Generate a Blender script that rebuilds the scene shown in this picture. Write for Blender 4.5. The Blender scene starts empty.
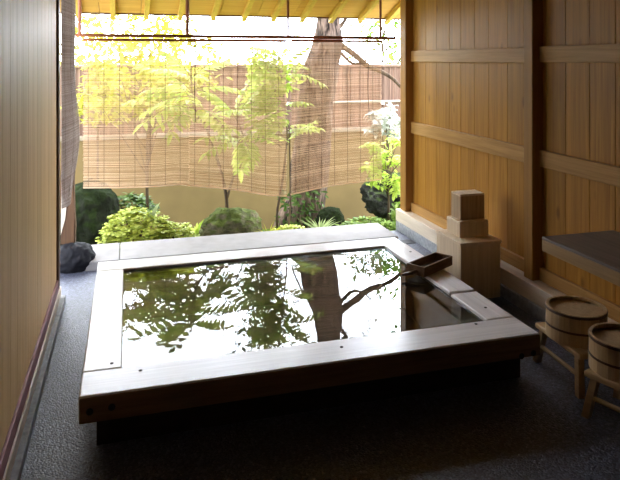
import bpy, bmesh, math, random
from mathutils import Vector, Matrix, noise
R = math.radians
rnd = random.Random(7)
C = bpy.context.scene.collection

# ---------------------------------------------------------------- camera, sky, exposure
CAM_H = 1.32
FPX, CX, VX, HY = 633.0, 310.0, 127.4, 59.0        # focal length in pixels, image centre, depth vanishing point, horizon row
YAW = math.atan2(CX - VX, FPX)
cam = bpy.data.cameras.new('camera'); camo = bpy.data.objects.new('camera', cam); C.objects.link(camo)
camo.location = (0, 0, CAM_H); camo.rotation_euler = (R(90), 0, -YAW)
cam.sensor_width = 36; cam.sensor_fit = 'HORIZONTAL'; cam.lens = FPX / 620 * 36
cam.shift_y = -(240 - HY) / 620; cam.clip_start = 0.02
bpy.context.scene.camera = camo

w = bpy.data.worlds.new('sky'); bpy.context.scene.world = w; w.use_nodes = True
bg = w.node_tree.nodes['Background']; wn = w.node_tree
tcw = wn.nodes.new('ShaderNodeTexCoord'); dot = wn.nodes.new('ShaderNodeVectorMath'); dot.operation = 'DOT_PRODUCT'
gd = Vector((.42, .80, .44)).normalized(); dot.inputs[1].default_value = gd     # bright haze low over the garden
wn.links.new(tcw.outputs['Generated'], dot.inputs[0])
wr_ = wn.nodes.new('ShaderNodeMapRange'); wr_.interpolation_type = 'SMOOTHSTEP'
wr_.inputs[1].default_value = .35; wr_.inputs[2].default_value = 1.0; wr_.inputs[3].default_value = 8.0; wr_.inputs[4].default_value = 30.0
wn.links.new(dot.outputs['Value'], wr_.inputs[0]); wn.links.new(wr_.outputs[0], bg.inputs[1])
bg.inputs[0].default_value = (0.90, 0.97, 1.08, 1)

sun = bpy.data.lights.new('sun', 'SUN'); suno = bpy.data.objects.new('sun', sun); C.objects.link(suno)
sun.energy = 7.0; sun.angle = R(10); sun.color = (1, .96, .86)
suno.rotation_euler = (R(-14), R(6), 0)            # high, from beyond the garden

vs = bpy.context.scene.view_settings
vs.view_transform = 'Standard'; vs.look = 'None'; vs.exposure = 0.0; vs.gamma = 1.0; vs.use_curve_mapping = False
cy = bpy.context.scene.cycles
cy.max_bounces = 10; cy.transparent_max_bounces = 16; cy.caustics_reflective = False; cy.caustics_refractive = False
cy.sample_clamp_indirect = 12

# ---------------------------------------------------------------- helpers
def at(px, py, y):
    """point of the photograph px,py at world depth y"""
    a = (px - CX) / FPX; c, s = math.cos(YAW), math.sin(YAW)
    x, yy, z = a * c + s, -a * s + c, -(py - HY) / FPX
    t = y / yy
    return Vector((x * t, y, CAM_H + z * t))

class MB:
    def __init__(s): s.b = bmesh.new()
    def box(s, x0, x1, y0, y1, z0, z1, bev=0.0, mat=None, seg=2):
        r = bmesh.ops.create_cube(s.b, size=1)
        vs_ = r['verts']
        bmesh.ops.scale(s.b, vec=(x1 - x0, y1 - y0, z1 - z0), verts=vs_)
        bmesh.ops.translate(s.b, vec=((x0 + x1) / 2, (y0 + y1) / 2, (z0 + z1) / 2), verts=vs_)
        if bev > 0:
            es = list({e for v in vs_ for e in v.link_edges})
            g = bmesh.ops.bevel(s.b, geom=es, offset=bev, segments=seg, affect='EDGES', profile=.5)
            vs_ = list({v for f in g['faces'] for v in f.verts} | {v for v in vs_ if v.is_valid})
        if mat is not None: bmesh.ops.transform(s.b, matrix=mat, verts=[v for v in vs_ if v.is_valid])
        return s
    def tube(s, pts, rad, n=8, cap=True, jit=0.0):
        pts = [Vector(p) for p in pts]
        rads = rad if isinstance(rad, (list, tuple)) else [rad] * len(pts)
        rings = []
        up = Vector((0, 0, 1))
        prev = None
        for i, p in enumerate(pts):
            d = (pts[min(i + 1, len(pts) - 1)] - pts[max(i - 1, 0)])
            if d.length < 1e-9: d = Vector((0, 0, 1))
            d.normalize()
            if prev is None:
                a = d.cross(up)
                if a.length < .2: a = d.cross(Vector((1, 0, 0)))
            else:
                a = prev - d * prev.dot(d)
            a.normalize(); prev = a; b = d.cross(a)
            ring = []
            for k in range(n):
                t = 2 * math.pi * k / n
                q = (a * math.cos(t) + b * math.sin(t))
                rr = rads[i]
                if jit:
                    rr *= 1 + jit * noise.noise((p + q * rr) * (1.2 / max(rads[0], .01)))
                ring.append(s.b.verts.new(p + q * rr))
            rings.append(ring)
        for i in range(len(rings) - 1):
            for k in range(n):
                s.b.faces.new((rings[i][k], rings[i][(k + 1) % n], rings[i + 1][(k + 1) % n], rings[i + 1][k]))
        if cap:
            s.b.faces.new(list(reversed(rings[0]))); s.b.faces.new(rings[-1])
        return s
    def lathe(s, prof, cx=0, cy_=0, n=40, mat=None, close=True):
        rings = []
        for r_, z in prof:
            rings.append([s.b.verts.new((cx + r_ * math.cos(2 * math.pi * k / n), cy_ + r_ * math.sin(2 * math.pi * k / n), z)) for k in range(n)])
        m = len(rings)
        for i in range(m if close else m - 1):
            a, b = rings[i], rings[(i + 1) % m]
            for k in range(n):
                s.b.faces.new((a[k], a[(k + 1) % n], b[(k + 1) % n], b[k]))
        if mat is not None: bmesh.ops.transform(s.b, matrix=mat, verts=[v for r in rings for v in r])
        return s
    def disc(s, c, r, nrm, h=.002, n=14):
        c = Vector(c); nrm = Vector(nrm).normalized()
        s.tube([c - nrm * h, c + nrm * h], r, n=n)
        return s
    def poly(s, pts):
        s.b.faces.new([s.b.verts.new(p) for p in pts]); return s
    def prism(s, pts, off):
        off = Vector(off)
        a = [s.b.verts.new(p) for p in pts]; b = [s.b.verts.new(Vector(p) + off) for p in pts]
        n = len(a)
        s.b.faces.new(a); s.b.faces.new(list(reversed(b)))
        for i in range(n):
            s.b.faces.new((a[i], b[i], b[(i + 1) % n], a[(i + 1) % n]))
        return s
    def leaf(s, base, d, nrm, L, W, fold=.25, droop=.2):
        """pointed oval leaf folded at the midrib"""
        d = Vector(d).normalized(); nrm = Vector(nrm)
        side = d.cross(nrm)
        if side.length < 1e-4: side = d.cross(Vector((0.3, 1, .2)))
        side.normalize(); up = side.cross(d).normalized()
        base = Vector(base)
        P = lambda t, u: base + d * (L * t) + side * (W * u) + up * (abs(u) * W * fold - droop * L * t * t)
        v = [s.b.verts.new(q) for q in (P(0, 0), P(.3, .5), P(.65, .42), P(1, 0), P(.65, -.42), P(.3, -.5), P(.5, 0))]
        s.b.faces.new((v[0], v[6], v[1])); s.b.faces.new((v[1], v[6], v[2])); s.b.faces.new((v[2], v[6], v[3]))
        s.b.faces.new((v[0], v[5], v[6])); s.b.faces.new((v[5], v[4], v[6])); s.b.faces.new((v[4], v[3], v[6]))
        return s
    def quadleaf(s, base, d, nrm, L, W):
        d = Vector(d).normalized(); side = d.cross(Vector(nrm))
        if side.length < 1e-4: side = d.cross(Vector((.3, 1, .2)))
        side.normalize(); base = Vector(base)
        v = [s.b.verts.new(q) for q in (base, base + d * L * .45 + side * W * .5, base + d * L, base + d * L * .45 - side * W * .5)]
        s.b.faces.new(v); return s
    def build(s, name, m, parent=None, smooth=False, norm=True):
        if norm: bmesh.ops.recalc_face_normals(s.b, faces=s.b.faces[:])
        me = bpy.data.meshes.new(name); s.b.to_mesh(me); s.b.free()
        if smooth:
            for p in me.polygons: p.use_smooth = True
        me.materials.append(m)
        o = bpy.data.objects.new(name, me); C.objects.link(o)
        if parent is not None: o.parent = parent
        return o

def tag(o, label=None, cat=None, group=None, kind=None):
    if label: o['label'] = label
    if cat: o['category'] = cat
    if group: o['group'] = group
    if kind: o['kind'] = kind
    return o
def thing(name, label, cat, loc=(0, 0, 0), rz=0.0, group=None, kind=None):
    o = bpy.data.objects.new(name, None); C.objects.link(o); o.empty_display_size = .05
    o.location = loc; o.rotation_euler = (0, 0, rz)
    return tag(o, label, cat, group, kind)
def struct(name, loc=(0, 0, 0)):
    o = bpy.data.objects.new(name, None); C.objects.link(o); o.location = loc; o['kind'] = 'structure'; return o
def copy_tree(o, parent=None):
    c = o.copy(); C.objects.link(c)
    if parent is not None: c.parent = parent
    for ch in list(o.children): copy_tree(ch, c)
    return c

# ---------------------------------------------------------------- materials
def new_mat(name):
    m = bpy.data.materials.new(name); m.use_nodes = True
    nt = m.node_tree; nt.nodes.clear()
    out = nt.nodes.new('ShaderNodeOutputMaterial')
    return m, nt, out
def N(nt, t, **kw):
    n = nt.nodes.new(t)
    for k, v in kw.items():
        if k.startswith('i_'):
            n.inputs[int(k[2:]) if k[2:].isdigit() else k[2:]].default_value = v
        else: setattr(n, k, v)
    return n
def ramp(nt, fac, stops):
    r = nt.nodes.new('ShaderNodeValToRGB'); nt.links.new(fac, r.inputs[0])
    e = r.color_ramp.elements
    while len(e) < len(stops): e.new(.5)
    for el, (p, c) in zip(e, stops): el.position = p; el.color = (*c, 1)
    return r.outputs[0]
def wood(name, dark, light, axis=2, scale=1.0, rough=.5, island=.35, knots=0.0, bump=.15, spec=.4):
    """long grain along axis; each separate board has its own shade"""
    m, nt, out = new_mat(name); L = nt.links.new
    tc = N(nt, 'ShaderNodeTexCoord'); geo = N(nt, 'ShaderNodeNewGeometry')
    off = N(nt, 'ShaderNodeVectorMath', operation='SCALE'); off.inputs[0].default_value = (7.3, 5.1, 9.7)
    L(geo.outputs['Random Per Island'], off.inputs['Scale'])
    add = N(nt, 'ShaderNodeVectorMath', operation='ADD'); L(tc.outputs['Object'], add.inputs[0]); L(off.outputs[0], add.inputs[1])
    mp = N(nt, 'ShaderNodeMapping'); sc = [22 * scale] * 3; sc[axis] = .9 * scale; mp.inputs['Scale'].default_value = sc
    L(add.outputs[0], mp.inputs[0])
    n1 = N(nt, 'ShaderNodeTexNoise'); n1.inputs['Scale'].default_value = 1.6; n1.inputs['Detail'].default_value = 5; n1.inputs['Distortion'].default_value = .9
    L(mp.outputs[0], n1.inputs[0])
    n2 = N(nt, 'ShaderNodeTexNoise'); n2.inputs['Scale'].default_value = 7; n2.inputs['Detail'].default_value = 3
    L(mp.outputs[0], n2.inputs[0])
    mx = N(nt, 'ShaderNodeMix'); mx.inputs[0].default_value = .35; L(n1.outputs[0], mx.inputs[2]); L(n2.outputs[0], mx.inputs[3])
    col = ramp(nt, mx.outputs[0], [(.3, dark), (.68, light)])
    hsv = N(nt, 'ShaderNodeHueSaturation'); L(col, hsv.inputs['Color'])
    mr = N(nt, 'ShaderNodeMapRange'); mr.inputs[3].default_value = 1 - island; mr.inputs[4].default_value = 1 + island * .6
    L(geo.outputs['Random Per Island'], mr.inputs[0]); L(mr.outputs[0], hsv.inputs['Value'])
    c2 = hsv.outputs[0]
    if knots > 0:
        mk = N(nt, 'ShaderNodeMapping'); ks = [9.0] * 3; ks[axis] = 4.0; mk.inputs['Scale'].default_value = ks; L(add.outputs[0], mk.inputs[0])
        vo = N(nt, 'ShaderNodeTexVoronoi'); vo.inputs['Scale'].default_value = .8; L(mk.outputs[0], vo.inputs[0])
        kr = ramp(nt, vo.outputs['Distance'], [(.05, (knots,) * 3), (.14, (0, 0, 0))])
        km = N(nt, 'ShaderNodeMix', data_type='RGBA'); L(kr, km.inputs[0]); L(c2, km.inputs[6]); km.inputs[7].default_value = (dark[0] * .35, dark[1] * .3, dark[2] * .3, 1)
        c2 = km.outputs[2]
    p = N(nt, 'ShaderNodeBsdfPrincipled'); L(c2, p.inputs['Base Color'])
    p.inputs['Roughness'].default_value = rough; p.inputs['Specular IOR Level'].default_value = spec
    b = N(nt, 'ShaderNodeBump'); b.inputs['Strength'].default_value = bump; b.inputs['Distance'].default_value = .003
    L(mx.outputs[0], b.inputs['Height']); L(b.outputs[0], p.inputs['Normal']); L(p.outputs[0], out.inputs[0])
    return m
def plain(name, col, rough=.6, metallic=0.0, var=.15, scale=12, bump=.1, spec=.4):
    m, nt, out = new_mat(name); L = nt.links.new
    tc = N(nt, 'ShaderNodeTexCoord'); n1 = N(nt, 'ShaderNodeTexNoise'); n1.inputs['Scale'].default_value = scale; n1.inputs['Detail'].default_value = 6
    L(tc.outputs['Object'], n1.inputs[0])
    c = ramp(nt, n1.outputs[0], [(.3, tuple(v * (1 - var) for v in col)), (.7, tuple(min(1, v * (1 + var)) for v in col))])
    p = N(nt, 'ShaderNodeBsdfPrincipled'); L(c, p.inputs['Base Color']); p.inputs['Roughness'].default_value = rough; p.inputs['Metallic'].default_value = metallic
    p.inputs['Specular IOR Level'].default_value = spec
    b = N(nt, 'ShaderNodeBump'); b.inputs['Strength'].default_value = bump; b.inputs['Distance'].default_value = .01
    L(n1.outputs[0], b.inputs['Height']); L(b.outputs[0], p.inputs['Normal']); L(p.outputs[0], out.inputs[0])
    return m
def leafy(name, a, b, trans=.45, rough=.45):
    """leaf: each leaf its own shade between a and b, light passes through"""
    m, nt, out = new_mat(name); L = nt.links.new
    geo = N(nt, 'ShaderNodeNewGeometry')
    c = ramp(nt, geo.outputs['Random Per Island'], [(0, a), (1, b)])
    p = N(nt, 'ShaderNodeBsdfPrincipled'); L(c, p.inputs['Base Color']); p.inputs['Roughness'].default_value = rough; p.inputs['Specular IOR Level'].default_value = .3
    t = N(nt, 'ShaderNodeBsdfTranslucent'); L(c, t.inputs[0])
    mx = N(nt, 'ShaderNodeMixShader'); mx.inputs[0].default_value = trans
    L(p.outputs[0], mx.inputs[1]); L(t.outputs[0], mx.inputs[2]); L(mx.outputs[0], out.inputs[0])
    return m
def pebbles(name):
    m, nt, out = new_mat(name); L = nt.links.new
    tc = N(nt, 'ShaderNodeTexCoord')
    v = N(nt, 'ShaderNodeTexVoronoi'); v.inputs['Scale'].default_value = 140; L(tc.outputs['Object'], v.inputs[0])
    n1 = N(nt, 'ShaderNodeTexNoise'); n1.inputs['Scale'].default_value = 2.2; n1.inputs['Detail'].default_value = 4; L(tc.outputs['Object'], n1.inputs[0])
    c = ramp(nt, v.outputs['Color'], [(.1, (.028, .031, .047)), (.55, (.068, .074, .112)), (.95, (.18, .19, .26))])
    c2 = ramp(nt, n1.outputs[0], [(.3, (.75, .75, .75)), (.7, (1.15, 1.15, 1.15))])
    mu = N(nt, 'ShaderNodeMix', data_type='RGBA', blend_type='MULTIPLY'); mu.inputs[0].default_value = 1; L(c, mu.inputs[6]); L(c2, mu.inputs[7])
    p = N(nt, 'ShaderNodeBsdfPrincipled'); L(mu.outputs[2], p.inputs['Base Color']); p.inputs['Roughness'].default_value = .42; p.inputs['Specular IOR Level'].default_value = .55
    b = N(nt, 'ShaderNodeBump'); b.inputs['Strength'].default_value = .7; b.inputs['Distance'].default_value = .003; b.invert = True
    L(v.outputs['Distance'], b.inputs['Height']); L(b.outputs[0], p.inputs['Normal']); L(p.outputs[0], out.inputs[0])
    return m
def rocky(name, base, moss, amount=.5, scale=6):
    m, nt, out = new_mat(name); L = nt.links.new
    tc = N(nt, 'ShaderNodeTexCoord'); geo = N(nt, 'ShaderNodeNewGeometry')
    n1 = N(nt, 'ShaderNodeTexNoise'); n1.inputs['Scale'].default_value = scale; n1.inputs['Detail'].default_value = 9; n1.inputs['Roughness'].default_value = .7; L(tc.outputs['Object'], n1.inputs[0])
    c = ramp(nt, n1.outputs[0], [(.3, tuple(v * .4 for v in base)), (.52, base), (.75, tuple(min(1, v * 1.7) for v in base))])
    sx = N(nt, 'ShaderNodeSeparateXYZ'); L(geo.outputs['Normal'], sx.inputs[0])
    n2 = N(nt, 'ShaderNodeTexNoise'); n2.inputs['Scale'].default_value = scale * 1.4; n2.inputs['Detail'].default_value = 5; L(tc.outputs['Object'], n2.inputs[0])
    ad = N(nt, 'ShaderNodeMath', operation='MULTIPLY_ADD'); L(n2.outputs[0], ad.inputs[0]); ad.inputs[1].default_value = 1.6; L(sx.outputs[2], ad.inputs[2])
    mf = N(nt, 'ShaderNodeMapRange'); mf.inputs[1].default_value = 1.55 - amount; mf.inputs[2].default_value = 1.95 - amount; L(ad.outputs[0], mf.inputs[0])
    mx = N(nt, 'ShaderNodeMix', data_type='RGBA'); L(mf.outputs[0], mx.inputs[0]); L(c, mx.inputs[6])
    c3 = ramp(nt, n1.outputs[0], [(.35, tuple(v * .35 for v in moss)), (.65, tuple(min(1, v * 1.5) for v in moss))]); L(c3, mx.inputs[7])
    p = N(nt, 'ShaderNodeBsdfPrincipled'); L(mx.outputs[2], p.inputs['Base Color']); p.inputs['Roughness'].default_value = .9; p.inputs['Specular IOR Level'].default_value = .08
    b = N(nt, 'ShaderNodeBump'); b.inputs['Strength'].default_value = 1; b.inputs['Distance'].default_value = .05
    L(n1.outputs[0], b.inputs['Height']); L(b.outputs[0], p.inputs['Normal']); L(p.outputs[0], out.inputs[0])
    return m
def bark(name, dark, light):
    m, nt, out = new_mat(name); L = nt.links.new
    tc = N(nt, 'ShaderNodeTexCoord'); mp = N(nt, 'ShaderNodeMapping'); mp.inputs['Scale'].default_value = (26, 26, 3.2); L(tc.outputs['Object'], mp.inputs[0])
    n1 = N(nt, 'ShaderNodeTexNoise'); n1.inputs['Scale'].default_value = 1; n1.inputs['Detail'].default_value = 6; n1.inputs['Distortion'].default_value = 1.2; L(mp.outputs[0], n1.inputs[0])
    c = ramp(nt, n1.outputs[0], [(.36, dark), (.5, tuple((a + b) / 2 for a, b in zip(dark, light))), (.66, light)])
    p = N(nt, 'ShaderNodeBsdfPrincipled'); L(c, p.inputs['Base Color']); p.inputs['Roughness'].default_value = .9; p.inputs['Specular IOR Level'].default_value = .15
    b = N(nt, 'ShaderNodeBump'); b.inputs['Strength'].default_value = 1; b.inputs['Distance'].default_value = .03
    L(n1.outputs[0], b.inputs['Height']); L(b.outputs[0], p.inputs['Normal']); L(p.outputs[0], out.inputs[0])
    return m
def reedy(name, a, b, trans=.4):
    m, nt, out = new_mat(name); L = nt.links.new
    geo = N(nt, 'ShaderNodeNewGeometry'); tc = N(nt, 'ShaderNodeTexCoord')
    n1 = N(nt, 'ShaderNodeTexNoise'); n1.inputs['Scale'].default_value = 14; n1.inputs['Detail'].default_value = 3; L(tc.outputs['Object'], n1.inputs[0])
    mx0 = N(nt, 'ShaderNodeMix'); mx0.inputs[0].default_value = .5; L(geo.outputs['Random Per Island'], mx0.inputs[2]); L(n1.outputs[0], mx0.inputs[3])
    c = ramp(nt, mx0.outputs[0], [(.2, a), (.8, b)])
    d = N(nt, 'ShaderNodeBsdfDiffuse'); L(c, d.inputs[0]); t = N(nt, 'ShaderNodeBsdfTranslucent'); L(c, t.inputs[0])
    mx = N(nt, 'ShaderNodeMixShader'); mx.inputs[0].default_value = trans
    L(d.outputs[0], mx.inputs[1]); L(t.outputs[0], mx.inputs[2]); L(mx.outputs[0], out.inputs[0])
    return m
def watery(name):
    m, nt, out = new_mat(name); L = nt.links.new
    tc = N(nt, 'ShaderNodeTexCoord')
    n1 = N(nt, 'ShaderNodeTexNoise'); n1.inputs['Scale'].default_value = 7; n1.inputs['Detail'].default_value = 2; L(tc.outputs['Object'], n1.inputs[0])
    b = N(nt, 'ShaderNodeBump'); b.inputs['Strength'].default_value = .012; b.inputs['Distance'].default_value = .01; L(n1.outputs[0], b.inputs['Height'])
    p = N(nt, 'ShaderNodeBsdfPrincipled'); p.inputs['Base Color'].default_value = (.8, .92, .9, 1); p.inputs['Roughness'].default_value = 0.0
    p.inputs['IOR'].default_value = 1.33; p.inputs['Transmission Weight'].default_value = 1
    L(b.outputs[0], p.inputs['Normal']); L(p.outputs[0], out.inputs[0])
    return m

M = {}
M['floor'] = pebbles('dark_pebble_floor')
M['wall_pale'] = wood('pale_board', (.48, .30, .13), (.66, .45, .215), 2, .6, .55, .08, spec=.2)
M['wall_gold'] = wood('golden_board', (.25, .105, .013), (.46, .22, .034), 2, .8, .45, .16, knots=.6, spec=.22)
M['batten'] = wood('golden_batten', (.30, .145, .035), (.47, .26, .08), 1, 1.0, .5, .1, spec=.25)
M['postwood'] = wood('post_wood', (.24, .11, .02), (.38, .19, .045), 2, .8, .5, .1, spec=.25)
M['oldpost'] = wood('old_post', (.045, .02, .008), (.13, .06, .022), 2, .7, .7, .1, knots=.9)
M['darkwood'] = wood('dark_trim', (.06, .03, .018), (.12, .06, .035), 2, 1, .5, .1)
M['plinth'] = wood('shade_dark_plinth', (.02, .011, .007), (.035, .02, .012), 0, 1, .6, .1)  # shadow under the rim is put into this near-black colour
M['fascia'] = wood('bath_fascia', (.16, .085, .04), (.30, .18, .09), 0, 1, .4, .1)
M['redwood'] = wood('red_sill', (.17, .045, .05), (.26, .08, .085), 1, 1, .5, .1)
M['palesill'] = wood('pale_sill', (.55, .45, .34), (.74, .63, .50), 1, 1, .55, .1)
M['hinoki'] = wood('bath_wood_x', (.62, .59, .59), (.82, .79, .79), 0, .9, .28, .12, spec=.5)
M['hinoki_y'] = wood('bath_wood_y', (.66, .63, .63), (.86, .83, .83), 1, .9, .28, .12, spec=.5)
M['tubwall'] = wood('tub_inside', (.16, .13, .09), (.28, .22, .15), 0, 1, .5, .15)
M['boxwood'] = wood('box_wood', (.60, .46, .30), (.80, .66, .48), 2, 1, .5, .06)
M['boxgrain'] = wood('box_dark_grain', (.30, .20, .12), (.58, .42, .26), 2, 1.2, .5, .06)
M['bench'] = wood('bench_top', (.11, .085, .07), (.20, .16, .135), 1, 1, .45, .1)
M['benchedge'] = wood('bench_edge', (.30, .18, .08), (.45, .29, .13), 1, 1, .5, .1)
M['bucket'] = wood('bucket_stave', (.40, .26, .13), (.60, .42, .23), 2, 1.3, .5, .15)
M['hoop'] = plain('copper_hoop', (.10, .06, .04), .45, .5)
M['stool'] = wood('stool_wood', (.42, .27, .13), (.60, .42, .22), 1, 1.2, .5, .1)
M['scoop'] = wood('scoop_wood', (.09, .045, .022), (.22, .12, .06), 0, 1.2, .35, .1)
M['eave'] = wood('eave_board', (.52, .26, .05), (.68, .38, .10), 0, .8, .6, .1)
M['rafter'] = wood('rafter_wood', (.52, .32, .05), (.72, .48, .10), 1, .8, .6, .1)
M['rod'] = plain('brown_rod', (.40, .13, .05), .45)
M['stone'] = plain('grey_stone', (.30, .31, .33), .75, var=.25, scale=40, bump=.25)
M['threshold'] = plain('pale_threshold', (.255, .24, .235), .85, var=.1, scale=9, spec=.12)
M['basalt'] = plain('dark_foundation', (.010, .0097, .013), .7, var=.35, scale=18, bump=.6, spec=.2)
M['black'] = plain('black_plug', (.012, .009, .008), .6)
M['drain'] = plain('drain_metal', (.02, .02, .022), .5)
M['plaster'] = plain('ochre_plaster', (.21, .138, .058), .9, var=.12, scale=3, bump=.1)
M['coping'] = plain('pale_coping', (.34, .27, .2), .8)
M['brush'] = wood('brushwood', (.15, .085, .06), (.32, .195, .14), 2, 1.8, .9, .4)
M['bamboo'] = plain('pale_bamboo', (.5, .42, .34), .6)
M['soil'] = rocky('mossy_soil', (.09, .065, .045), (.10, .16, .03), .55, 5)
M['bark'] = bark('tree_bark', (.014, .009, .007), (.22, .15, .115))
M['twig'] = bark('twig_bark', (.05, .035, .025), (.16, .11, .07))
M['rock_moss'] = rocky('mossy_rock', (.12, .105, .065), (.06, .075, .016), .4, 9)
M['rock_green'] = rocky('dark_green_rock', (.016, .018, .011), (.014, .022, .006), .6, 9)
M['rock_dark'] = rocky('dark_rock', (.045, .045, .042), (.04, .055, .02), .4, 9)
M['rock_pale'] = rocky('pale_lichen_rock', (.42, .41, .40), (.62, .64, .60), .9, 7)
M['leaf_bright'] = leafy('bright_leaf', (.30, .43, .05), (.60, .69, .15), .5)
M['leaf_yellow'] = leafy('yellow_leaf', (.30, .32, .03), (.50, .46, .06), .5)
M['leaf_bush'] = leafy('bush_leaf', (.22, .28, .03), (.50, .53, .09), .3)
M['leaf_dark'] = leafy('dark_leaf', (.03, .06, .012), (.10, .17, .03), .35)
M['leaf_mid'] = leafy('mid_leaf', (.08, .15, .02), (.22, .32, .05), .4)
M['leaf_pale'] = leafy('pale_leaf', (.20, .26, .10), (.42, .48, .24), .4)
M['leaf_white'] = leafy('white_leaf', (.40, .42, .34), (.66, .66, .60), .35)
M['reed'] = reedy('reed', (.64, .475, .345), (.92, .76, .60), .6)
M['reed_grey'] = reedy('reed_grey', (.34, .29, .26), (.56, .50, .47), .35)
M['thread'] = plain('dark_thread', (.10, .06, .04), .8)
M['water'] = watery('bath_water')
M['roofing'] = plain('dark_roofing', (.10, .10, .11), .8)
M['ceiling'] = wood('ceiling_board', (.08, .05, .028), (.14, .09, .05), 1, 1, .7, .15)
M['backwall'] = wood('back_board', (.06, .036, .02), (.10, .06, .035), 2, 1, .7, .15)

# ---------------------------------------------------------------- the room
TX0, TX1, TY0, TY1, TZ = -.156, 1.619, 2.225, 3.68, .20       # bath rim, outside
IX0, IX1, IY0, IY1 = -.02, 1.482, 2.40, 3.525                 # bath rim, inside
YB = -1.6                                                     # wall behind the camera
XL, XR = -.36, 2.10
f = MB()
for a in ((-.33, IX0 - .05, YB, 4.17), (IX1 + .05, 2.02, YB, 4.17), (IX0 - .05, IX1 + .05, YB, IY0 - .05), (IX0 - .05, IX1 + .05, IY1 + .05, 4.17)):
    f.box(a[0], a[1], a[2], a[3], -.06, 0)
f.box(1.862, 2.02, 4.17, 4.5, -.06, 0).box(-1.2, -.33, 3.66, 4.17, -.06, 0)
o = f.build('floor', M['floor']); o['kind'] = 'structure'

wl = struct('wall_left')
m = MB(); y = YB
while y < 3.58:
    w_ = min(.128 + rnd.uniform(-.004, .004), 3.585 - y)
    if w_ < .02: break
    m.box(XL - .04, XL, y, y + w_ - .001, .15, 2.1, .0015, seg=1); y += w_
m.box(XL - .06, XL - .041, YB, 3.585, .10, 2.1)
m.build('wall_panel', M['wall_pale'], wl)
MB().box(XL - .07, XL + .012, 3.585, 3.655, .10, 2.1, .004).build('corner_trim', M['darkwood'], wl)
MB().box(XL - .06, XL + .010, YB, 3.66, .092, .15, .003).build('red_sill', M['redwood'], wl)
MB().box(XL - .06, XL + .016, YB, 3.67, .04, .091, .003).build('pale_sill', M['palesill'], wl)
MB().box(XL - .06, XL + .038, YB, 3.68, 0, .039, .004).build('stone_curb', M['stone'], wl)

wr = struct('wall_right')
m = MB(); y = YB; k = 0
while y < 4.47:
    w_ = min([.17, .15, .185, .16, .195, .165][k % 6] + rnd.uniform(-.006, .006), 4.47 - y); k += 1
    if w_ < .02: break
    m.box(XR, XR + .03, y, y + w_ - .0015, .15, 2.1, .002, seg=1); y += w_
m.box(XR + .031, XR + .05, YB, 4.47, .10, 2.1)
m.build('wall_panel', M['wall_gold'], wr)
POSTS = [(2.86, 2.935), (4.43, 4.53), (1.1, 1.18)]
bays = [(2.935, 4.43), (1.18, 2.86), (YB, 1.1)]
for i, (a, b) in enumerate(bays):
    dz = .0 if i == 0 else -.012
    MB().box(XR - .022, XR, a, b, 1.298 - dz * .4, 1.382 - dz * .4, .003).build('batten', M['batten'], wr)
    MB().box(XR - .022, XR, a, b, .755 + dz * .0, .842 + dz * .0, .003).build('batten', M['batten'], wr)
    MB().box(XR - .022, XR, a, b, .157, .226, .003).build('baseboard', M['batten'], wr)
for a, b in POSTS:
    MB().box(2.035, XR + .05, a, b, .157, 2.1, .005).build('post', M['postwood'], wr)
MB().box(2.004, XR + .05, YB, 4.545, .067, .157, .004).build('sill_beam', M['palesill'], wr)
MB().box(1.998, XR + .06, YB, 4.53, -.05, .067, .005).build('stone_footing', M['stone'], wr)

m = MB(); x = XL - .1
while x < XR + .1:
    m.box(x, x + .147, YB - .04, YB, 0, 2.1, .002, seg=1); x += .15
m.build('wall_back', M['backwall'])['kind'] = 'structure'
m = MB(); x = XL - .06
while x < XR + .1:
    m.box(x, x + .177, YB - .04, 4.05, 2.1, 2.125, .002, seg=1); x += .18
m.build('ceiling', M['ceiling'])['kind'] = 'structure'

# roof over the opening: boards on rafters, sloping down towards the garden
SL = math.tan(R(20.7)); EY, EZ = 5.0, 1.668
rz_ = lambda y: EZ + (EY - y) * SL
roof = struct('roof')
m = MB(); x = -1.1
while x < 3.4:
    w_ = .3
    m.prism([(x, 3.95, rz_(3.95)), (x + w_ - .003, 3.95, rz_(3.95)), (x + w_ - .003, EY, EZ), (x, EY, EZ)], (0, 0, .03)); x += w_
m.build('roof_boards', M['eave'], roof)
for x in [-.585, -.345, -.104, .140, .392, .648, .894, 1.131, 1.374, 1.624, 1.880, 2.125, 2.37, 2.62]:
    h = .045; d = .018
    MB().prism([(x - d, 3.95, rz_(3.95) - h), (x + d, 3.95, rz_(3.95) - h), (x + d, EY + .01, rz_(EY + .01) - h), (x - d, EY + .01, rz_(EY + .01) - h)], (0, 0, h)).build('rafter', M['rafter'], roof)
MB().box(-1.1, 3.4, EY, EY + .02, EZ - .012, EZ + .03).build('eave_strip', M['darkwood'], roof)

m = MB(); m.prism([(-1.6, 1.2, rz_(1.2) + .06), (4.2, 1.2, rz_(1.2) + .06), (4.2, EY + .06, rz_(EY + .06) + .06), (-1.6, EY + .06, rz_(EY + .06) + .06)], (0, 0, .04))
m.build('unseen_upper_roof', M['roofing'], roof)  # unseen upper roof, added to keep sky light off the garden wall

# threshold between the bath and the garden
m = MB(); m.box(-.9, -.05, 4.17, 4.56, -.2, .055, .006).box(-.046, 1.86, 4.17, 4.56, -.2, .055, .006)
m.build('trim_1', M['threshold'])['kind'] = 'structure'

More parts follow.
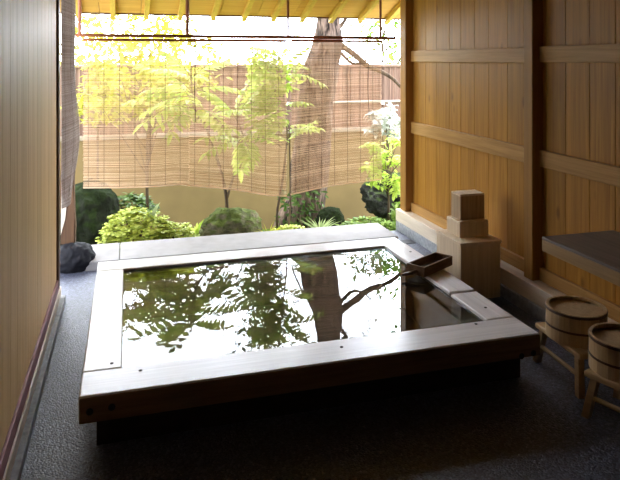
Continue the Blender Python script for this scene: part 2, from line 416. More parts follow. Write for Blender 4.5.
# ---------------------------------------------------------------- the bath
tub = thing('bathtub', 'long rectangular wooden bath with a pale weathered rim, filled to the brim', 'bathtub', ((TX0 + TX1) / 2, (TY0 + TY1) / 2, 0))
def tp(mb, name, mt, parent=tub):
    bmesh.ops.translate(mb.b, vec=(-(TX0 + TX1) / 2, -(TY0 + TY1) / 2, 0), verts=mb.b.verts[:])
    return mb.build(name, mt, parent)
RB = .112
tp(MB().box(TX0, TX1, TY0, IY0, RB, TZ, .006), 'rim_board', M['hinoki'])
tp(MB().box(TX0, TX1, IY1, TY1, RB, TZ, .006), 'rim_board', M['hinoki'])
tp(MB().box(TX0, IX0, IY0 + .001, IY1 - .001, RB, TZ, .006), 'rim_board', M['hinoki_y'])
tp(MB().box(IX1, TX1, IY0 + .001, 2.715, RB, TZ, .006), 'rim_board', M['hinoki_y'])
tp(MB().box(IX1, TX1, 2.727, IY1 - .001, RB, TZ + .004, .006), 'rim_board', M['hinoki_y'])
rims = list(tub.children)
e = .03
q = .055
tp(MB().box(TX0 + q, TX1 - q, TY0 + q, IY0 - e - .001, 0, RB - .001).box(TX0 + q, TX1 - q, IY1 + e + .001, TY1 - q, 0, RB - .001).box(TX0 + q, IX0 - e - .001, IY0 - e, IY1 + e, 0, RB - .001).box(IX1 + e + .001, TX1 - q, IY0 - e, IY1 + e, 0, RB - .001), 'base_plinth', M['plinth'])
m = MB()
for k in range(4):
    z0 = -.5 + k * .16; z1 = min(z0 + .157, .05 if k < 3 else .06)
    m.box(IX0 - e, IX1 + e, IY0 - e, IY0 - .001, z0, z1).box(IX0 - e, IX1 + e, IY1 + .001, IY1 + e, z0, z1)
    m.box(IX0 - e, IX0 - .001, IY0, IY1, z0, z1).box(IX1 + .001, IX1 + e, IY0, IY1, z0, z1)
tp(m, 'inner_wall', M['tubwall'])
tp(MB().box(IX0 - e, IX1 + e, IY0 - e, IY1 + e, -.53, -.5), 'tub_bottom', M['tubwall'])
for q in ((-.055, 2.44, 2), (.045, 2.355, 0), (.80, 2.33, 0), (1.415, 2.375, 0), (1.55, 2.52, 3), (1.575, 3.36, 4)):
    d_ = tp(MB().disc((q[0], q[1], TZ + .0005 + (.004 if q[1] > 3 else 0)), .0065, (0, 0, 1), .0012), 'dowel', M['black'], rims[q[2]])
fas = tp(MB().box(TX0 + .002, TX1 - .002, TY0 - .005, TY0, RB, TZ - .004, .002), 'front_fascia', M['fascia'])
for q in ((-.12, .15), (-.05, .155), (1.53, .12), (1.585, .125)):
    tp(MB().disc((q[0], TY0 - .0055, q[1]), .012, (0, 1, 0), .0012), 'plug', M['black'], fas)
WZ = .187
m = MB(); m.box(IX0 + .001, IX1 - .001, IY0 + .002, IY1 - .002, -.495, WZ)
tag(m.build('water', M['water']), 'still clear water filling the wooden bath, mirroring garden and sky', 'water', kind='stuff')

# ---------------------------------------------------------------- boxes, scoop, drain
def lidded_box(label, x, y, z, wx, wy, h, lid_h, over, mt, mlid, name='wooden_box', rz=0):
    t = thing(name, label, 'box', (x, y, z), rz, 'boxes stacked beside the bath')
    th = .012; m = MB()
    m.box(-wx / 2, wx / 2, -wy / 2, -wy / 2 + th, 0, h - lid_h, .002).box(-wx / 2, wx / 2, wy / 2 - th, wy / 2, 0, h - lid_h, .002)
    m.box(-wx / 2, -wx / 2 + th, -wy / 2 + th, wy / 2 - th, 0, h - lid_h, .0015).box(wx / 2 - th, wx / 2, -wy / 2 + th, wy / 2 - th, 0, h - lid_h, .0015)
    m.box(-wx / 2 + th, wx / 2 - th, -wy / 2 + th, wy / 2 - th, 0.002, th)
    m.build('box_body', mt, t)
    MB().box(-wx / 2 - over, wx / 2 + over, -wy / 2 - over, wy / 2 + over, h - lid_h, h, .0025).build('lid', mlid, t)
    return t
lidded_box('large pale lidded wooden box on the floor, bottom of the stack by the bath', 1.865, 3.22, 0, .246, .28, .317, .016, .006, M['boxwood'], M['boxwood'])
lidded_box('low wide wooden box in the middle of the stack', 1.882, 3.255, .317, .182, .150, .088, .010, 0.0, M['boxwood'], M['boxwood'])
lidded_box('small upright dark-grained wooden box on top of the stack', 1.892, 3.265, .405, .155, .105, .146, .012, 0.0, M['boxgrain'], M['boxwood'])

sc = thing('bath_scoop', 'oblong dark wooden scoop with a tapered handle lying on the bath rim', 'scoop', (1.545, 3.055, .2055), R(30))
th = .009; m = MB(); a, b_, hh = .135, .055, .05
m.box(-a, a, -b_, -b_ + th, 0, hh, .0015).box(-a, a, b_ - th, b_, 0, hh, .0015).box(-a, -a + th, -b_ + th, b_ - th, 0, hh, .0015).box(a - th, a, -b_ + th, b_ - th, 0, hh, .0015)
m.box(-a + th, a - th, -b_ + th, b_ - th, 0, th)
m.build('scoop_box', M['scoop'], sc)
MB().tube([(-a + .012, -.01, .018), (-a - .02, .008, .014), (-a - .04, .03, .008), (-a - .055, .05, .003)], [.012, .011, .008, .004], 10).build('handle', M['scoop'], sc)

dr = thing('floor_drain', 'small dark drain slot in the floor beside the stone footing', 'drain', (1.93, 4.19, 0))
MB().box(-.055, .055, -.045, .045, 0, .004, .001).build('drain_plate', M['drain'], dr)

# ---------------------------------------------------------------- bench, stools, buckets
bn = thing('wash_bench', 'broad dark-topped wooden bench fixed along the right wall', 'bench', (1.89, 1.45, 0))
bx0, bx1, by0, by1, bz = -.185, .185, -.85, .88, .56
MB().box(bx0, bx1, by0, by1, bz - .012, bz, .003).build('bench_top', M['bench'], bn)
MB().box(bx0, bx0 + .03, by0, by1, bz - .062, bz - .0125, .003).build('apron', M['benchedge'], bn)
MB().box(bx0 + .031, bx1, by1 - .03, by1, bz - .062, bz - .0125, .003).build('apron', M['benchedge'], bn)
for yy in (.12, -.70):
    MB().box(-.06, bx1 - .075, yy - .02, yy + .02, 0, bz - .063, .003).build('support_panel', M['darkwood'], bn)

def make_stool(label, x, y, rz, lx=.235, ly=.315, h=.168):
    t = thing('bath_stool', label, 'stool', (x, y, 0), rz, 'low stools under the washbowls')
    MB().box(-lx / 2, lx / 2, -ly / 2, ly / 2, h - .022, h, .006).build('seat', M['stool'], t)
    for sx in (-1, 1):
        for sy in (-1, 1):
            m = MB()
            tx, ty = sx * (lx / 2 - .022), sy * (ly / 2 - .035); bx_, by_ = sx * (lx / 2 - .006), sy * (ly / 2 - .008)
            q = .013
            top = [(tx - q, ty - q, h - .0225), (tx + q, ty - q, h - .0225), (tx + q, ty + q, h - .0225), (tx - q, ty + q, h - .0225)]
            m.prism(top, (bx_ - tx, by_ - ty, -(h - .0225)))
            m.build('leg', M['stool'], t)
        MB().tube([(sx * (lx / 2 - .013), -(ly / 2 - .035), .075), (sx * (lx / 2 - .013), ly / 2 - .035, .075)], .009, 8).build('stretcher', M['stool'], t)
    return t
make_stool('low wooden bath stool next to the corner of the bath, carrying a washbowl', 1.82, 2.225, R(-4))
make_stool('low wooden bath stool cut off by the right edge of the photo', 1.785, 1.862, R(20))

def make_bowl(label, x, y, z, r=.118, h=.125):
    t = thing('wooden_washbowl', label, 'washbowl', (x, y, z), rnd.uniform(0, 1), 'upturned washbowls on the stools')
    m = MB(); n = 18
    for k in range(n):                                   # staves
        a0, a1 = 2 * math.pi * k / n + .006, 2 * math.pi * (k + 1) / n - .006
        for (ro, ri) in ((r, r - .011),):
            v = []
            for zz, dr_ in ((0, .002), (h, 0)):
                for rr in (ro, ri):
                    for aa in (a0, (a0 + a1) / 2, a1):
                        v.append(m.b.verts.new(((rr + dr_) * math.cos(aa), (rr + dr_) * math.sin(aa), zz)))
            F = m.b.faces.new
            for j in (0, 1):
                F((v[j], v[j + 1], v[7 + j], v[6 + j])); F((v[4 + j], v[3 + j], v[9 + j], v[10 + j]))
                F((v[6 + j], v[7 + j], v[10 + j], v[9 + j])); F((v[j + 1], v[j], v[3 + j], v[4 + j]))
            F((v[0], v[6], v[9], v[3])); F((v[2], v[5], v[11], v[8]))
    m.build('staves', M['bucket'], t)
    MB().lathe([(.0005, h - .014), (r - .0115, h - .014), (r - .0115, h - .026), (.0005, h - .026)], n=36).build('base_board', M['bucket'], t)
    for z0, hh_ in ((h - .014, .011), (.048, .009)):
        d = .002 * (1 - z0 / h)
        MB().lathe([(r + d, z0), (r + d + .0028, z0 + .001), (r + d + .0028, z0 + hh_ - .001), (r + d, z0 + hh_)], n=40).build('hoop', M['hoop'], t, smooth=False)
    return t
make_bowl('upturned wooden washbowl on the stool next to the corner of the bath', 1.795, 2.225, .168)
make_bowl('upturned wooden washbowl on the stool cut off by the right edge', 1.77, 1.935, .168)

# ---------------------------------------------------------------- rail and reed blinds
YR = 4.22
rl = thing('blind_rail', 'thin brown rail on hanging rods across the opening, holding the reed blinds', 'rail', (0.78, YR, 1.44))
def rp(mb, name, mt, parent=rl):
    bmesh.ops.translate(mb.b, vec=(-.78, -YR, -1.44), verts=mb.b.verts[:])
    return mb.build(name, mt, parent)
zt0 = at(80, 35.2, YR).z; zt1 = at(395, 38.2, YR).z
rp(MB().tube([(-.315, YR, zt0), (1.86, YR, zt1)], .011, 8), 'rail_bar', M['rod'])
for px in (79.5, 187.5, 288, 380.5):
    x = at(px, 36, YR).x
    rp(MB().tube([(x, YR, zt0 - .004), (x, YR, rz_(YR) - .002)],   .0115 if px < 280 else .009, 8), 'hanging_rod', M['rod'])

def blind(label, x0, x1, yb, ztop, bottom, seed, xcords, cord_x=None):
    """reeds laid flat one under another, stitched by threads; bottom(x) gives the height of the lower edge"""
    r2 = random.Random(seed)
    xm = (x0 + x1) / 2
    t = thing('reed_blind', label, 'blind', (xm, yb, ztop), 0, 'reed blinds across the opening')
    hmax = ztop - min(bottom(x0), bottom(xm), bottom(x1))
    n = int(hmax / .0056)
    m = MB(); segs = 7
    for k in range(n):
        fr = (k + .5) / n
        rr = r2.uniform(.001, .00158); dy = r2.uniform(-.0012, .0012)
        ta, tb = r2.uniform(-.0015, .0015), r2.uniform(-.0015, .0015)
        rings = []
        for j in range(segs + 1):
            u = j / segs; x = x0 + (x1 - x0) * u + (r2.uniform(-.003, .003) if j in (0, segs) else 0)
            z = ztop - fr * (ztop - bottom(x)) + ta * (1 - u) + tb * u
            yy = yb + dy + .014 * math.sin(x * 7 + seed + fr * 2.2) * fr
            rings.append([m.b.verts.new((x - xm, yy - yb + a_ * rr, z - ztop + b_ * rr)) for a_, b_ in ((1, 0), (0, 1), (-1, 0), (0, -1))])
        for j in range(segs):
            for q in range(4):
                m.b.faces.new((rings[j][q], rings[j + 1][q], rings[j + 1][(q + 1) % 4], rings[j][(q + 1) % 4]))
    m.build('reeds', M['reed'], t, norm=True)
    m = MB()
    for x in xcords:
        pts = []
        for j in range(15):
            fr = j / 14
            pts.append((x - xm, .014 * math.sin(x * 7 + seed + fr * 2.2) * fr - .002, -fr * (ztop - bottom(x))))
        m.tube(pts, .0013, 5)
    m.build('stitching', M['thread'], t)
    pts = [(x0 + (x1 - x0) * j / 10 - xm, .014 * math.sin((x0 + (x1 - x0) * j / 10) * 7 + seed + 2.2), bottom(x0 + (x1 - x0) * j / 10) - ztop) for j in range(11)]
    MB().tube(pts, .005, 8).build('bottom_bar', M['reed'], t)
    tb_ = MB().tube([(x0 - xm, 0, .004), (x1 - xm, 0, .004)], .009, 8).build('top_bar', M['rod'], t)
    for x in (x0 + .04, x1 - .05):
        MB().tube([(x - xm, -.003, .002), (x - xm, -.012, .012), (x - xm, -.008, .030), (x - xm, .002, .033), (x - xm, .011, .02), (x - xm, .006, .004)], .0022, 6).build('hook', M['rod'], tb_)
    if cord_x is not None:
        pts = [(cord_x - xm, -.011, -.004)] + [(cord_x - xm + .004 * math.sin(j), -.02 - .004 * j / 8, -.004 - (ztop - bottom(cord_x)) * .55 * j / 8) for j in range(1, 9)]
        MB().tube(pts, .002, 6).build('pull_cord', M['thread'], t)
    return t
X = lambda px: at(px, 100, YR).x
Z = lambda py, px=200: at(px, py, YR).z
def lerp_bottom(pts):
    pts = [(X(p), Z(q, p)) for p, q in pts]
    def g(x):
        if x <= pts[0][0]: return pts[0][1]
        for (a, za), (b, zb) in zip(pts, pts[1:]):
            if x <= b:
                u = (x - a) / (b - a); u = u * u * (3 - 2 * u) * .3 + u * .7
                return za + (zb - za) * u
        return pts[-1][1]
    return g
blind('reed blind hanging nearest the stone-footed post', X(83), X(189.5), YR + .012, Z(40.5, 130), lerp_bottom([(83, 188.5), (120, 188), (160, 186), (178, 184), (189.5, 185.5)]), 1,
      [X(83) + .03 + .095 * k for k in range(8) if X(83) + .03 + .095 * k < X(189)])
blind('middle reed blind, its lower edge sagging towards the tree', X(189), X(287), YR + .022, Z(41, 240), lerp_bottom([(189, 186.5), (215, 188.5), (240, 191), (270, 195.5), (287, 196.5)]), 2,
      [X(189) + .04 + .095 * k for k in range(8) if X(189) + .04 + .095 * k < X(286)], X(195))
blind('reed blind hanging in front of the thick tree trunk', X(291.5), X(382), YR + .012, Z(41.5, 340), lerp_bottom([(291.5, 195), (310, 191), (335, 185.5), (360, 182), (382, 179)]), 3,
      [X(292) + .03 + .095 * k for k in range(8) if X(292) + .03 + .095 * k < X(381)], X(368))

# side blind between the wall end and the old post
sb = thing('side_blind', 'grey reed blind hanging slack beside the end of the pale board wall', 'blind', (-.33, 3.9, 1.9))
m = MB(); nr, nc = 330, 6
y0, y1 = 3.70, 4.12
zb = .50
for k in range(nr):
    fr = (k + .5) / nr; rr = .0021; rings = []
    ztop_ = 2.06; z = ztop_ - fr * (ztop_ - zb)
    bulge = .022 * math.exp(-((z - .85) / .3) ** 2) + .006 * math.sin(z * 9)
    taper = 1.0 if z > .8 else max(.28, 1 - ((.8 - z) / .33) ** 1.6)
    for j in range(nc + 1):
        u = j / nc; yy = y0 + (y1 - y0) * u * taper
        x = -.345 + .035 * u + .008 * math.sin(u * 3.1) + bulge * u
        rings.append([m.b.verts.new((x + .33 + a_ * rr, yy - 3.9, z - 1.9 + b_ * rr)) for a_, b_ in ((1, 0), (0, 1), (-1, 0), (0, -1))])
    for j in range(nc):
        for q in range(4):
            m.b.faces.new((rings[j][q], rings[j + 1][q], rings[j + 1][(q + 1) % 4], rings[j][(q + 1) % 4]))
m.build('reeds', M['reed_grey'], sb)
m = MB()
for u in (.15, .55, .9):
    m.tube([(-.345 + .33 + .035 * u + .008 * math.sin(u * 3.1) + (.022 * math.exp(-((z - .85) / .3) ** 2) + .006 * math.sin(z * 9)) * u, y0 + (y1 - y0) * u * (1 if z > .8 else max(.28, 1 - ((.8 - z) / .33) ** 1.6)) - 3.9, z - 1.9) for z in [2.05 - .1 * j for j in range(16)]], .0018, 5)
m.build('stitching', M['thread'], sb)

# old post on its foundation stone
pst = thing('old_timber_post', 'rough brown timber post standing on a dark foundation stone', 'post', (-.36, 4.28, .16))
m = MB()
def ring_post(z, dx, wx):
    return [(-wx + dx, -.045, z), (wx + dx, -.045, z), (wx + dx, .045, z), (-wx + dx, .045, z)]
zs = [0, .1, .22, .36, .6, .9, 1.2, 1.5, 1.86]
prev = None
for i, z in enumerate(zs):
    r4 = [m.b.verts.new(p) for p in ring_post(z, .004 * math.sin(i * 1.7), .043 - .0015 * i * .6)]
    if prev:
        for q in range(4): m.b.faces.new((prev[q], prev[(q + 1) % 4], r4[(q + 1) % 4], r4[q]))
    else: m.b.faces.new(list(reversed(r4)))
    prev = r4
m.b.faces.new(prev)
bmesh.ops.bevel(m.b, geom=[e_ for e_ in m.b.edges if abs((e_.verts[0].co - e_.verts[1].co).normalized().z) > .9], offset=.007, segments=2, affect='EDGES')
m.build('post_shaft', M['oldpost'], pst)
m = MB()
pp = [(-.036, -.052, .30), (-.006, -.052, .245), (-.014, -.052, .16), (-.040, -.052, .06)]
m.prism(pp, (0, .006, 0)); m.build('pale_sliver', M['palesill'], pst)  # thin pale sliver on the front of the post

def boulder(name, label, loc, rx, ry, rz2, mt, seed, rough=.22, cat='rock', group=None, sub=5, flat=0.0):
    b = bmesh.new(); bmesh.ops.create_icosphere(b, subdivisions=sub, radius=1)
    for v in b.verts:
        p = v.co.normalized()
        d = 1 + rough * noise.fractal(p * 1.5 + Vector((seed * 3.1, seed * 1.7, seed)), .7, 2.1, 6) + rough * .5 * noise.noise(p * 4 + Vector((seed,) * 3)) + rough * .45 * (abs(noise.noise(p * 7 + Vector((seed * 2,) * 3))) - .3)
        v.co = Vector((p.x * rx * d, p.y * ry * d, max(p.z * rz2 * d, -rz2 * .75)))
    mb = MB(); mb.b.free(); mb.b = b
    o = mb.build(name, mt, None, smooth=True)
    o.location = loc
    return tag(o, label, cat, group)
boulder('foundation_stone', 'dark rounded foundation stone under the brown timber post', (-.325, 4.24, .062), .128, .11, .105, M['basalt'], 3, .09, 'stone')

# ---------------------------------------------------------------- the garden
g = bmesh.new(); bmesh.ops.create_grid(g, x_segments=60, y_segments=60, size=1)
def gz(x, y):
    t = min(max((y - 4.6) / 2.3, 0), 1)
    return -.10 - .5 * t * t * (3 - 2 * t) + .03 * noise.noise(Vector((x * 1.7, y * 1.7, 0)))
for v in g.verts:
    x = v.co.x * 9 + .5; y = 4.3 + (v.co.y + 1) * 6
    v.co = Vector((x, y, gz(x, y)))
mb = MB(); mb.b.free(); mb.b = g; mb.build('ground', M['soil'], None, smooth=True)['kind'] = 'structure'

WY = 7.0
gw = struct('wall_garden', (0, WY, -.65))
MB().box(-5, 8, 0, .14, 0, 1.12, .01).build('plaster_wall', M['plaster'], gw)
MB().box(-5, 8, -.04, .18, 1.12, 1.165, .008).build('coping', M['coping'], gw)
fn = thing('brushwood_fence', 'brown brushwood fence panel standing on the ochre garden wall', 'fence', (1, WY + .07, .515))
m = MB(); x = -6.0
while x < 7.0:
    w_ = rnd.uniform(.014, .03); h = .72 + rnd.uniform(-.02, .03)
    m.box(x, x + w_ * .95, -.02 + rnd.uniform(-.008, .008), .02, 0, h); x += w_
m.build('brushwood', M['brush'], fn)
MB().box(-6, 7, .024, .04, 0, .725).build('sky_gap_panel', M['brush'], fn)  # unseen panel, added to stop bright sky coming through the gaps
MB().tube([(.75, -.045, .30), (7, -.045, .30)], .014, 8).build('fence_rail', M['bamboo'], fn)
MB().tube([(-6, -.03, .725), (7, -.03, .725)], .02, 8).build('fence_rail', M['brush'], fn)

def leaf_cloud(mb, c, r, n, L, W, seed, quad=False, shell=.55, flat=0.0, clump=0):
    r2 = random.Random(seed); c = Vector(c); r = Vector(r)
    cl = []
    if clump:
        for _ in range(clump):
            d = Vector((r2.gauss(0, 1), r2.gauss(0, 1), r2.gauss(0, 1))).normalized() * (r2.random() ** .45)
            cl.append(d)
    for _ in range(n):
        if clump:
            q = r2.choice(cl) + Vector((r2.gauss(0, 1), r2.gauss(0, 1), r2.gauss(0, .6))) * .13
        else:
            q = Vector((r2.gauss(0, 1), r2.gauss(0, 1), r2.gauss(0, 1))).normalized() * (shell + (1 - shell) * r2.random())
        p = c + Vector((q.x * r.x, q.y * r.y, q.z * r.z))
        d = Vector((r2.gauss(0, 1), r2.gauss(0, 1), r2.gauss(-.2, .6)))
        nr_ = Vector((r2.gauss(0, .6), r2.gauss(0, .6), 1))
        s = r2.uniform(.65, 1.2)
        if quad: mb.quadleaf(p, d, nr_, L * s, W * s)
        else: mb.leaf(p, d, nr_, L * s, W * s)
    return cl

def trunk_path(pts, y):
    """pts: (left px, right px, py) outlines of a trunk at depth y"""
    P, rad = [], []
    for a, b, py in pts:
        A, B = at(a, py, y), at(b, py, y); P.append((A + B) / 2); rad.append((B - A).length / 2)
    return P, rad
def smooth_path(P, rad, n=5):
    o, r_ = [], []
    for i in range(len(P) - 1):
        p0, p1, p2, p3 = P[max(i - 1, 0)], P[i], P[i + 1], P[min(i + 2, len(P) - 1)]
        for k in range(n):
            t = k / n
            o.append(.5 * ((2 * p1) + (p2 - p0) * t + (2 * p0 - 5 * p1 + 4 * p2 - p3) * t * t + (3 * p1 - p0 - 3 * p2 + p3) * t ** 3))
            r_.append(rad[i] * (1 - t) + rad[i + 1] * t)
    o.append(P[-1]); r_.append(rad[-1]); return o, r_

# the thick tree
TYD = 5.75
tree = thing('garden_tree', 'thick leaning tree trunk with furrowed bark behind the reed blinds', 'tree', (at(300, 230, TYD).x, TYD, -.3))
def gp(mb, name, mt, parent, smooth=False, origin=None):
    org = origin or parent.location
    bmesh.ops.translate(mb.b, vec=-Vector(org), verts=mb.b.verts[:])
    return mb.build(name, mt, parent, smooth=smooth)
P, rad = trunk_path([(266, 330, 262), (276, 322, 228), (288, 325, 196), (292, 329, 160), (297, 332, 125), (300, 334, 95), (303, 337, 70), (313, 342, 47), (317, 340, 22), (318, 340, -20), (312, 334, -90), (318, 338, -170)], TYD)
P, rad = smooth_path(P, rad, 5)
gp(MB().tube(P, rad, 22, jit=.16), 'trunk', M['bark'], tree, True)
def limb(pxs, y0_, y1_, r0, r1, name='branch', mt=None, parent=tree, n=10):
    pts = [at(px, py, y0_ + (y1_ - y0_) * i / (len(pxs) - 1)) for i, (px, py) in enumerate(pxs)]
    rr = [r0 + (r1 - r0) * i / (len(pxs) - 1) for i in range(len(pxs))]
    pts, rr = smooth_path(pts, rr, 4)
    return gp(MB().tube(pts, rr, n, jit=.1), name, mt or M['bark'], parent, True)
limb([(334, 40), (352, 53), (368, 66), (380, 71), (392, 78), (401, 87), (412, 96)], TYD, TYD - .35, .034, .009, mt=M['twig'])
limb([(337, 48), (350, 62), (361, 63), (372, 55)], TYD, TYD - .1, .02, .006, mt=M['twig'])
limb([(338, 30), (346, 18), (350, 5), (362, -20)], TYD, TYD - .1, .022, .01, mt=M['twig'])
limb([(308, 60), (303, 70), (294, 95), (291, 112)], TYD, TYD - .3, .012, .004, mt=M['twig'])
limb([(318, 10), (290, -30), (250, -80), (200, -120)], TYD, TYD + .3, .05, .015)
limb([(334, -30), (370, -70), (420, -110), (470, -150)], TYD, TYD + .4, .05, .015)
m = MB()  # leaves out of view; the high clumps are added to block overhead sky
for c_, r_, n_, sd in (((1.0, 6.2, 3.3), (1.5, 1.1, .6), 700, 11), ((2.9, 6.6, 2.6), (1.1, 1.1, .55), 420, 12), ((.2, 6.6, 3.6), (1.2, 1.1, .5), 500, 13), ((1.3, 6.4, 1.95), (.35, .5, .25), 90, 14)):
    leaf_cloud(m, c_, r_, n_, .075, .045, sd, quad=True, clump=26)
gp(m, 'crown', M['leaf_dark'], tree)
m = MB(); r2 = random.Random(5)
for _ in range(160):
    py = r2.uniform(190, 236); a = at(r2.uniform(279, 326), py, TYD - .2 - .06 * r2.random())
    m.leaf(a, (r2.gauss(0, 1), -.5, r2.gauss(.2, .7)), (0, -1, .4), r2.uniform(.03, .07), r2.uniform(.012, .03))
gp(m, 'ivy', M['leaf_dark'], tree)

# shrub with long feathered leaves on a forked stem
def frond(mleaf, mstem, base, d, L, npairs, ll, lw, droop=.35, up=(0, 0, 1), tip=True, seed=0):
    r2 = random.Random(seed); d = Vector(d).normalized(); base = Vector(base)
    side = d.cross(Vector(up)); side.normalize(); upv = side.cross(d).normalized()
    pts = [base + d * (L * t) + upv * (L * (.25 * t - droop * t * t)) for t in [k / 8 for k in range(9)]]
    mstem.tube(pts, [.004 - .003 * k / 8 for k in range(9)], 5)
    for k in range(npairs):
        t = .22 + .76 * k / max(npairs - 1, 1); i = min(int(t * 8), 7); u = t * 8 - i
        p = pts[i].lerp(pts[i + 1], u); tan = (pts[i + 1] - pts[i]).normalized()
        s = 1 - .45 * abs(t - .5)
        for sg in (-1, 1):
            dd = side * sg + tan * .65 + upv * (-.30 + r2.uniform(-.15, .15))
            mleaf.leaf(p, dd, upv + side * sg * r2.uniform(-.2, .2), ll * s * r2.uniform(.85, 1.1), lw * s, .2, .22)
    if tip: mleaf.leaf(pts[-1], pts[-1] - pts[-2], upv, ll * .9, lw, .2, .2)
FY = 5.15
sh = thing('feather_leaf_shrub', 'slender forked shrub with long bright feathered leaves above the mossy boulder', 'shrub', tuple(at(228, 225, FY)))
stm, lf = MB(), MB()
def px_stem(pl, y, r0, r1, mb):
    pts = [at(a, b, y + c) for a, b, c in pl]; rr = [r0 + (r1 - r0) * i / (len(pl) - 1) for i in range(len(pl))]
    pts, rr = smooth_path(pts, rr, 4); mb.tube(pts, rr, 8)
px_stem([(228, 232, 0), (227, 210, 0), (226, 195, 0), (221, 172, .03), (214, 150, .05), (205, 125, .02), (196, 112, 0), (192, 95, 0), (191, 66, .02)], FY, .016, .006, stm)
px_stem([(227, 198, 0), (233, 178, -.02), (241, 152, -.05), (243, 135, -.06), (236, 118, -.05)], FY, .011, .005, stm)
fr = [((193, 96), (140, 100), -.15), ((192, 92), (150, 70), .05), ((193, 90), (236, 92), -.1), ((194, 105), (148, 122), -.25), ((195, 108), (222, 128), -.3),
      ((192, 80), (172, 60), .1), ((192, 78), (218, 66), .1), ((240, 140), (272, 118), -.15), ((236, 118), (214, 98), .1), ((237, 118), (262, 90), -.1),
      ((242, 142), (210, 140), -.2), ((200, 118), (168, 108), -.3), ((204, 124), (238, 112), -.35), ((196, 112), (178, 88), -.4), ((236, 118), (248, 88), .1), ((243, 140), (250, 160), -.25)]
for i, (a, b, dy) in enumerate(fr):
    A = at(a[0], a[1], FY); B = at(b[0], b[1], FY + dy)
    d = B - A; d.z += .05
    frond(lf, stm, A, d, max(d.length * 1.1, .26), 7, .145, .046, .35, seed=i)
    frond(lf, stm, A + Vector((0, .02, -.01)), d + Vector((.12 * math.sin(i * 5), .25 * math.cos(i * 3), -.08)), max(d.length * .9, .22), 6, .13, .042, .45, seed=i + 50)
gp(stm, 'stems', M['twig'], sh, True); gp(lf, 'leaves', M['leaf_bright'], sh)

# leafy plant by the gap between two blinds
FY2 = 5.05
sp = thing('leafy_sapling', 'bright green leafy sapling rising in front of the thick trunk', 'sapling', tuple(at(282, 236, FY2)))
stm, lf = MB(), MB()
px_stem([(278, 244, 0), (277, 215, 0), (281, 190, .02), (285, 160, 0), (287, 130, 0), (284, 100, 0), (280, 70, 0), (278, 52, 0)], FY2, .012, .004, stm)
px_stem([(284, 244, 0), (290, 215, 0), (290, 175, .02), (289, 120, 0)], FY2, .010, .004, stm)
r2 = random.Random(21)
for i in range(34):
    py = r2.uniform(58, 148); px = 284 + r2.uniform(-3, 4)
    A = at(px, py, FY2); d = Vector((r2.choice((-1, -1, -1, .5)) * r2.uniform(.4, 1), r2.uniform(-.8, .3), r2.uniform(-.1, .5)))
    frond(lf, stm, A, d, r2.uniform(.2, .32), 6, r2.uniform(.08, .115), .036, .4, seed=100 + i)
leaf_cloud(lf, at(272, 72, FY2), (.25, .2, .22), 320, .065, .034, 31)
gp(stm, 'stems', M['twig'], sp, True); gp(lf, 'leaves', M['leaf_bright'], sp)

# low yellow-green bush
BYD = 4.92
def low_bush(name, label, px, py, y, rx, ry, rz2, n, L, W, mt, seed, cat='bush', base_z=None, group=None):
    c = at(px, py, y)
    t = thing(name, label, cat, (c.x, c.y, gz(c.x, c.y)), 0, group)
    m = MB(); r2 = random.Random(seed)
    for _ in range(n):
        q = Vector((r2.gauss(0, 1), r2.gauss(0, 1), abs(r2.gauss(0, 1)))).normalized()
        k = 1 + .14 * noise.noise(q * 3 + Vector((seed, 0, 0)))
        p = c + Vector((q.x * rx, q.y * ry, q.z * rz2)) * k * r2.uniform(.82, 1.02)
        for j in range(4):                              # a rosette
            a = 2 * math.pi * j / 4 + r2.uniform(0, 1.5)
            d = Vector((math.cos(a), math.sin(a), .15)) + q * .5
            m.leaf(p, d, q + Vector((0, 0, .6)), L * r2.uniform(.7, 1.2), W, .15, .25)
    gp(m, 'foliage', mt, t)
    m = MB()
    for _ in range(16):
        a = r2.uniform(0, 2 * math.pi); q = Vector((math.cos(a) * rx * .6, math.sin(a) * ry * .6, rz2 * .6))
        m.tube([Vector((c.x, c.y, gz(c.x, c.y) - .02)), c + q * .5 + Vector((0, 0, -.02)), c + q], [.006, .005, .003], 5)
    gp(m, 'stems', M['twig'], t)
    return t
low_bush('low_bush', 'low mounded yellow-green bush directly behind the threshold', 136, 240, BYD, .26, .2, .22, 620, .042, .02, M['leaf_bush'], 41)
low_bush('low_bush', 'small sparse yellow-green bush between the mound and the mossy boulder', 176, 243, BYD + .02, .17, .14, .14, 200, .042, .02, M['leaf_bush'], 42)
low_bush('low_bush', 'dark green undergrowth clump behind the yellow-green bush', 132, 214, 5.9, .22, .2, .17, 130, .06, .03, M['leaf_dark'], 43)
low_bush('ground_cover', 'low green ground cover plant by the threshold below the ochre wall', 367, 230, 5.1, .28, .16, .09, 150, .05, .022, M['leaf_mid'], 44, 'plant')
low_bush('ground_cover', 'small green tuft of ground cover at the foot of the tree', 291, 238, 5.0, .16, .12, .09, 90, .05, .02, M['leaf_bush'], 45, 'plant')

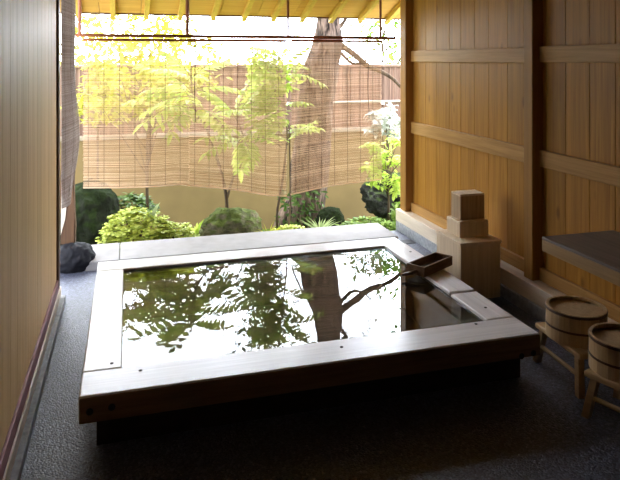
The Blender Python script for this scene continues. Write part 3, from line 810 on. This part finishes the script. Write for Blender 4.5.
def blades(name, label, px, py, y, n, L, W, mt, seed, lean=0.0):
    c = at(px, py, y); t = thing(name, label, 'plant', tuple(c)); m = MB(); r2 = random.Random(seed)
    for _ in range(n):
        a = r2.uniform(0, 2 * math.pi); out_ = r2.uniform(.15, .7)
        d = Vector((math.cos(a) * out_ + lean, math.sin(a) * out_ * .6, 1)).normalized(); l = L * r2.uniform(.6, 1.1)
        side = d.cross(Vector((0, -1, .2))).normalized() * W
        prev = None
        for k in range(6):
            tt = k / 5; p = d * l * tt + Vector((d.x, d.y, -.5)) * (l * .55 * tt * tt)
            ww = (1 - tt ** 2) * .5 + .02
            v = [m.b.verts.new(p - side * ww), m.b.verts.new(p + side * ww)]
            if prev: m.b.faces.new((prev[0], prev[1], v[1], v[0]))
            prev = v
    m.build('leaves', mt, t, norm=False); return t
blades('grass_tuft', 'tuft of arching strap leaves between the trunk and the small boulder', 320, 236, 4.86, 26, .22, .014, M['leaf_pale'], 51)
blades('lily_shoot', 'upright pale green shoot rising out of the yellow-green bush', 152, 220, 4.86, 4, .17, .028, M['leaf_pale'], 52)
blades('lily_shoot', 'broad green shoot between the bush and the mossy boulder', 197, 234, 4.86, 6, .14, .022, M['leaf_bright'], 53)
blades('grass_tuft', 'thin tuft of yellowish grass between the mossy boulder and the trunk', 268, 240, 4.86, 24, .18, .008, M['leaf_yellow'], 54)

def rock_at(name, label, px, py, y, rxp, rzp, ry, mt, seed, rough=.2):
    c = at(px, py, y); k = (c.x * math.sin(YAW) + y * math.cos(YAW)) / FPX
    return boulder(name, label, tuple(c), rxp * k, ry, rzp * k, mt, seed, rough)
rock_at('boulder', 'rounded mossy boulder in front of the forked shrub', 231, 229, 5.1, 31, 21, .2, M['rock_moss'], 5, .14)
rock_at('boulder', 'small green boulder to the right of the tree foot', 330, 223, 5.35, 15, 15, .13, M['rock_green'], 6, .14)
rock_at('boulder', 'large dark green mossy boulder beside the timber post', 90, 221, 5.6, 30, 38, .3, M['rock_green'], 7, .12)
rock_at('boulder', 'dark overhanging rock low among the leaves by the end of the board wall', 392, 196, 5.7, 26, 24, .3, M['rock_dark'], 8, .28)
rock_at('boulder', 'upright dark rock under the overhanging rock', 396, 226, 5.55, 18, 26, .25, M['rock_dark'], 9, .25)
def shrub_cloud(name, label, px, py, y, rx, ry, rz2, n, L, W, mt, seed, cat='shrub', clump=14, quad=False, trunk=True, group=None, tall=None):
    c = at(px, py, y); zg = gz(c.x, c.y)
    t = thing(name, label, cat, (c.x, y, zg), 0, group)
    m = MB(); cl = leaf_cloud(m, c, (rx, ry, rz2), n, L, W, seed, quad, clump=clump)
    gp(m, 'foliage', mt, t)
    m = MB(); r2 = random.Random(seed + 1); base = Vector((c.x, y, zg - .05))
    m.tube([base, base.lerp(c, .5) + Vector((r2.uniform(-.05, .05) * rx, 0, 0)), c], [.03 * max(rx, .5), .022 * max(rx, .5), .012 * max(rx, .5)], 8)
    for q in cl[:16]:
        e_ = c + Vector((q.x * rx, q.y * ry, q.z * rz2)); s0 = base.lerp(c, r2.uniform(.45, .95))
        m.tube([s0, s0.lerp(e_, .55) + Vector((0, 0, .05 * rz2)), e_], [.011 * max(rx, .5), .008 * max(rx, .5), .003], 6)
    gp(m, 'stems', M['twig'], t, True)
    return t
shrub_cloud('leafy_shrub', 'bright leafy shrub in front of the dark rocks by the end of the board wall', 388, 165, 5.35, .2, .2, .30, 420, .075, .032, M['leaf_bright'], 61, clump=18)
shrub_cloud('pale_shrub', 'pale variegated shrub spreading in front of the brushwood fence', 387, 120, 6.3, .26, .25, .2, 520, .07, .04, M['leaf_white'], 69, clump=26)
shrub_cloud('leafy_shrub', 'small leafy shrub at the very end of the stone footing', 399, 212, 5.15, .14, .14, .16, 130, .06, .028, M['leaf_mid'], 62, clump=10)
shrub_cloud('garden_tree', 'yellow-green leafy tree beyond the fence at the post side', 140, 50, 8.6, 1.15, .8, .85, 2000, .13, .06, M['leaf_yellow'], 63, 'tree', 60, True)
shrub_cloud('garden_tree', 'small tree with yellowing leaves close behind the timber post', 98, 84, 6.55, .34, .4, .5, 620, .085, .035, M['leaf_yellow'], 64, 'tree', 24)
shrub_cloud('garden_tree', 'loose green-leaved tree beyond the fence at the board wall side', 384, 26, 8.8, .85, .8, .85, 900, .11, .05, M['leaf_mid'], 66, 'tree', 34, True)
shrub_cloud('garden_tree', 'fine-leaved green tree seen between the feathered shrub and the trunk', 258, 84, 7.9, .45, .4, .40, 800, .09, .045, M['leaf_mid'], 67, 'tree', 24, True)
shrub_cloud('garden_tree', 'low feathery maple in layers of yellow-green leaves before the fence', 148, 92, 5.75, .56, .35, .36, 1300, .085, .034, M['leaf_yellow'], 70, 'tree', 34)
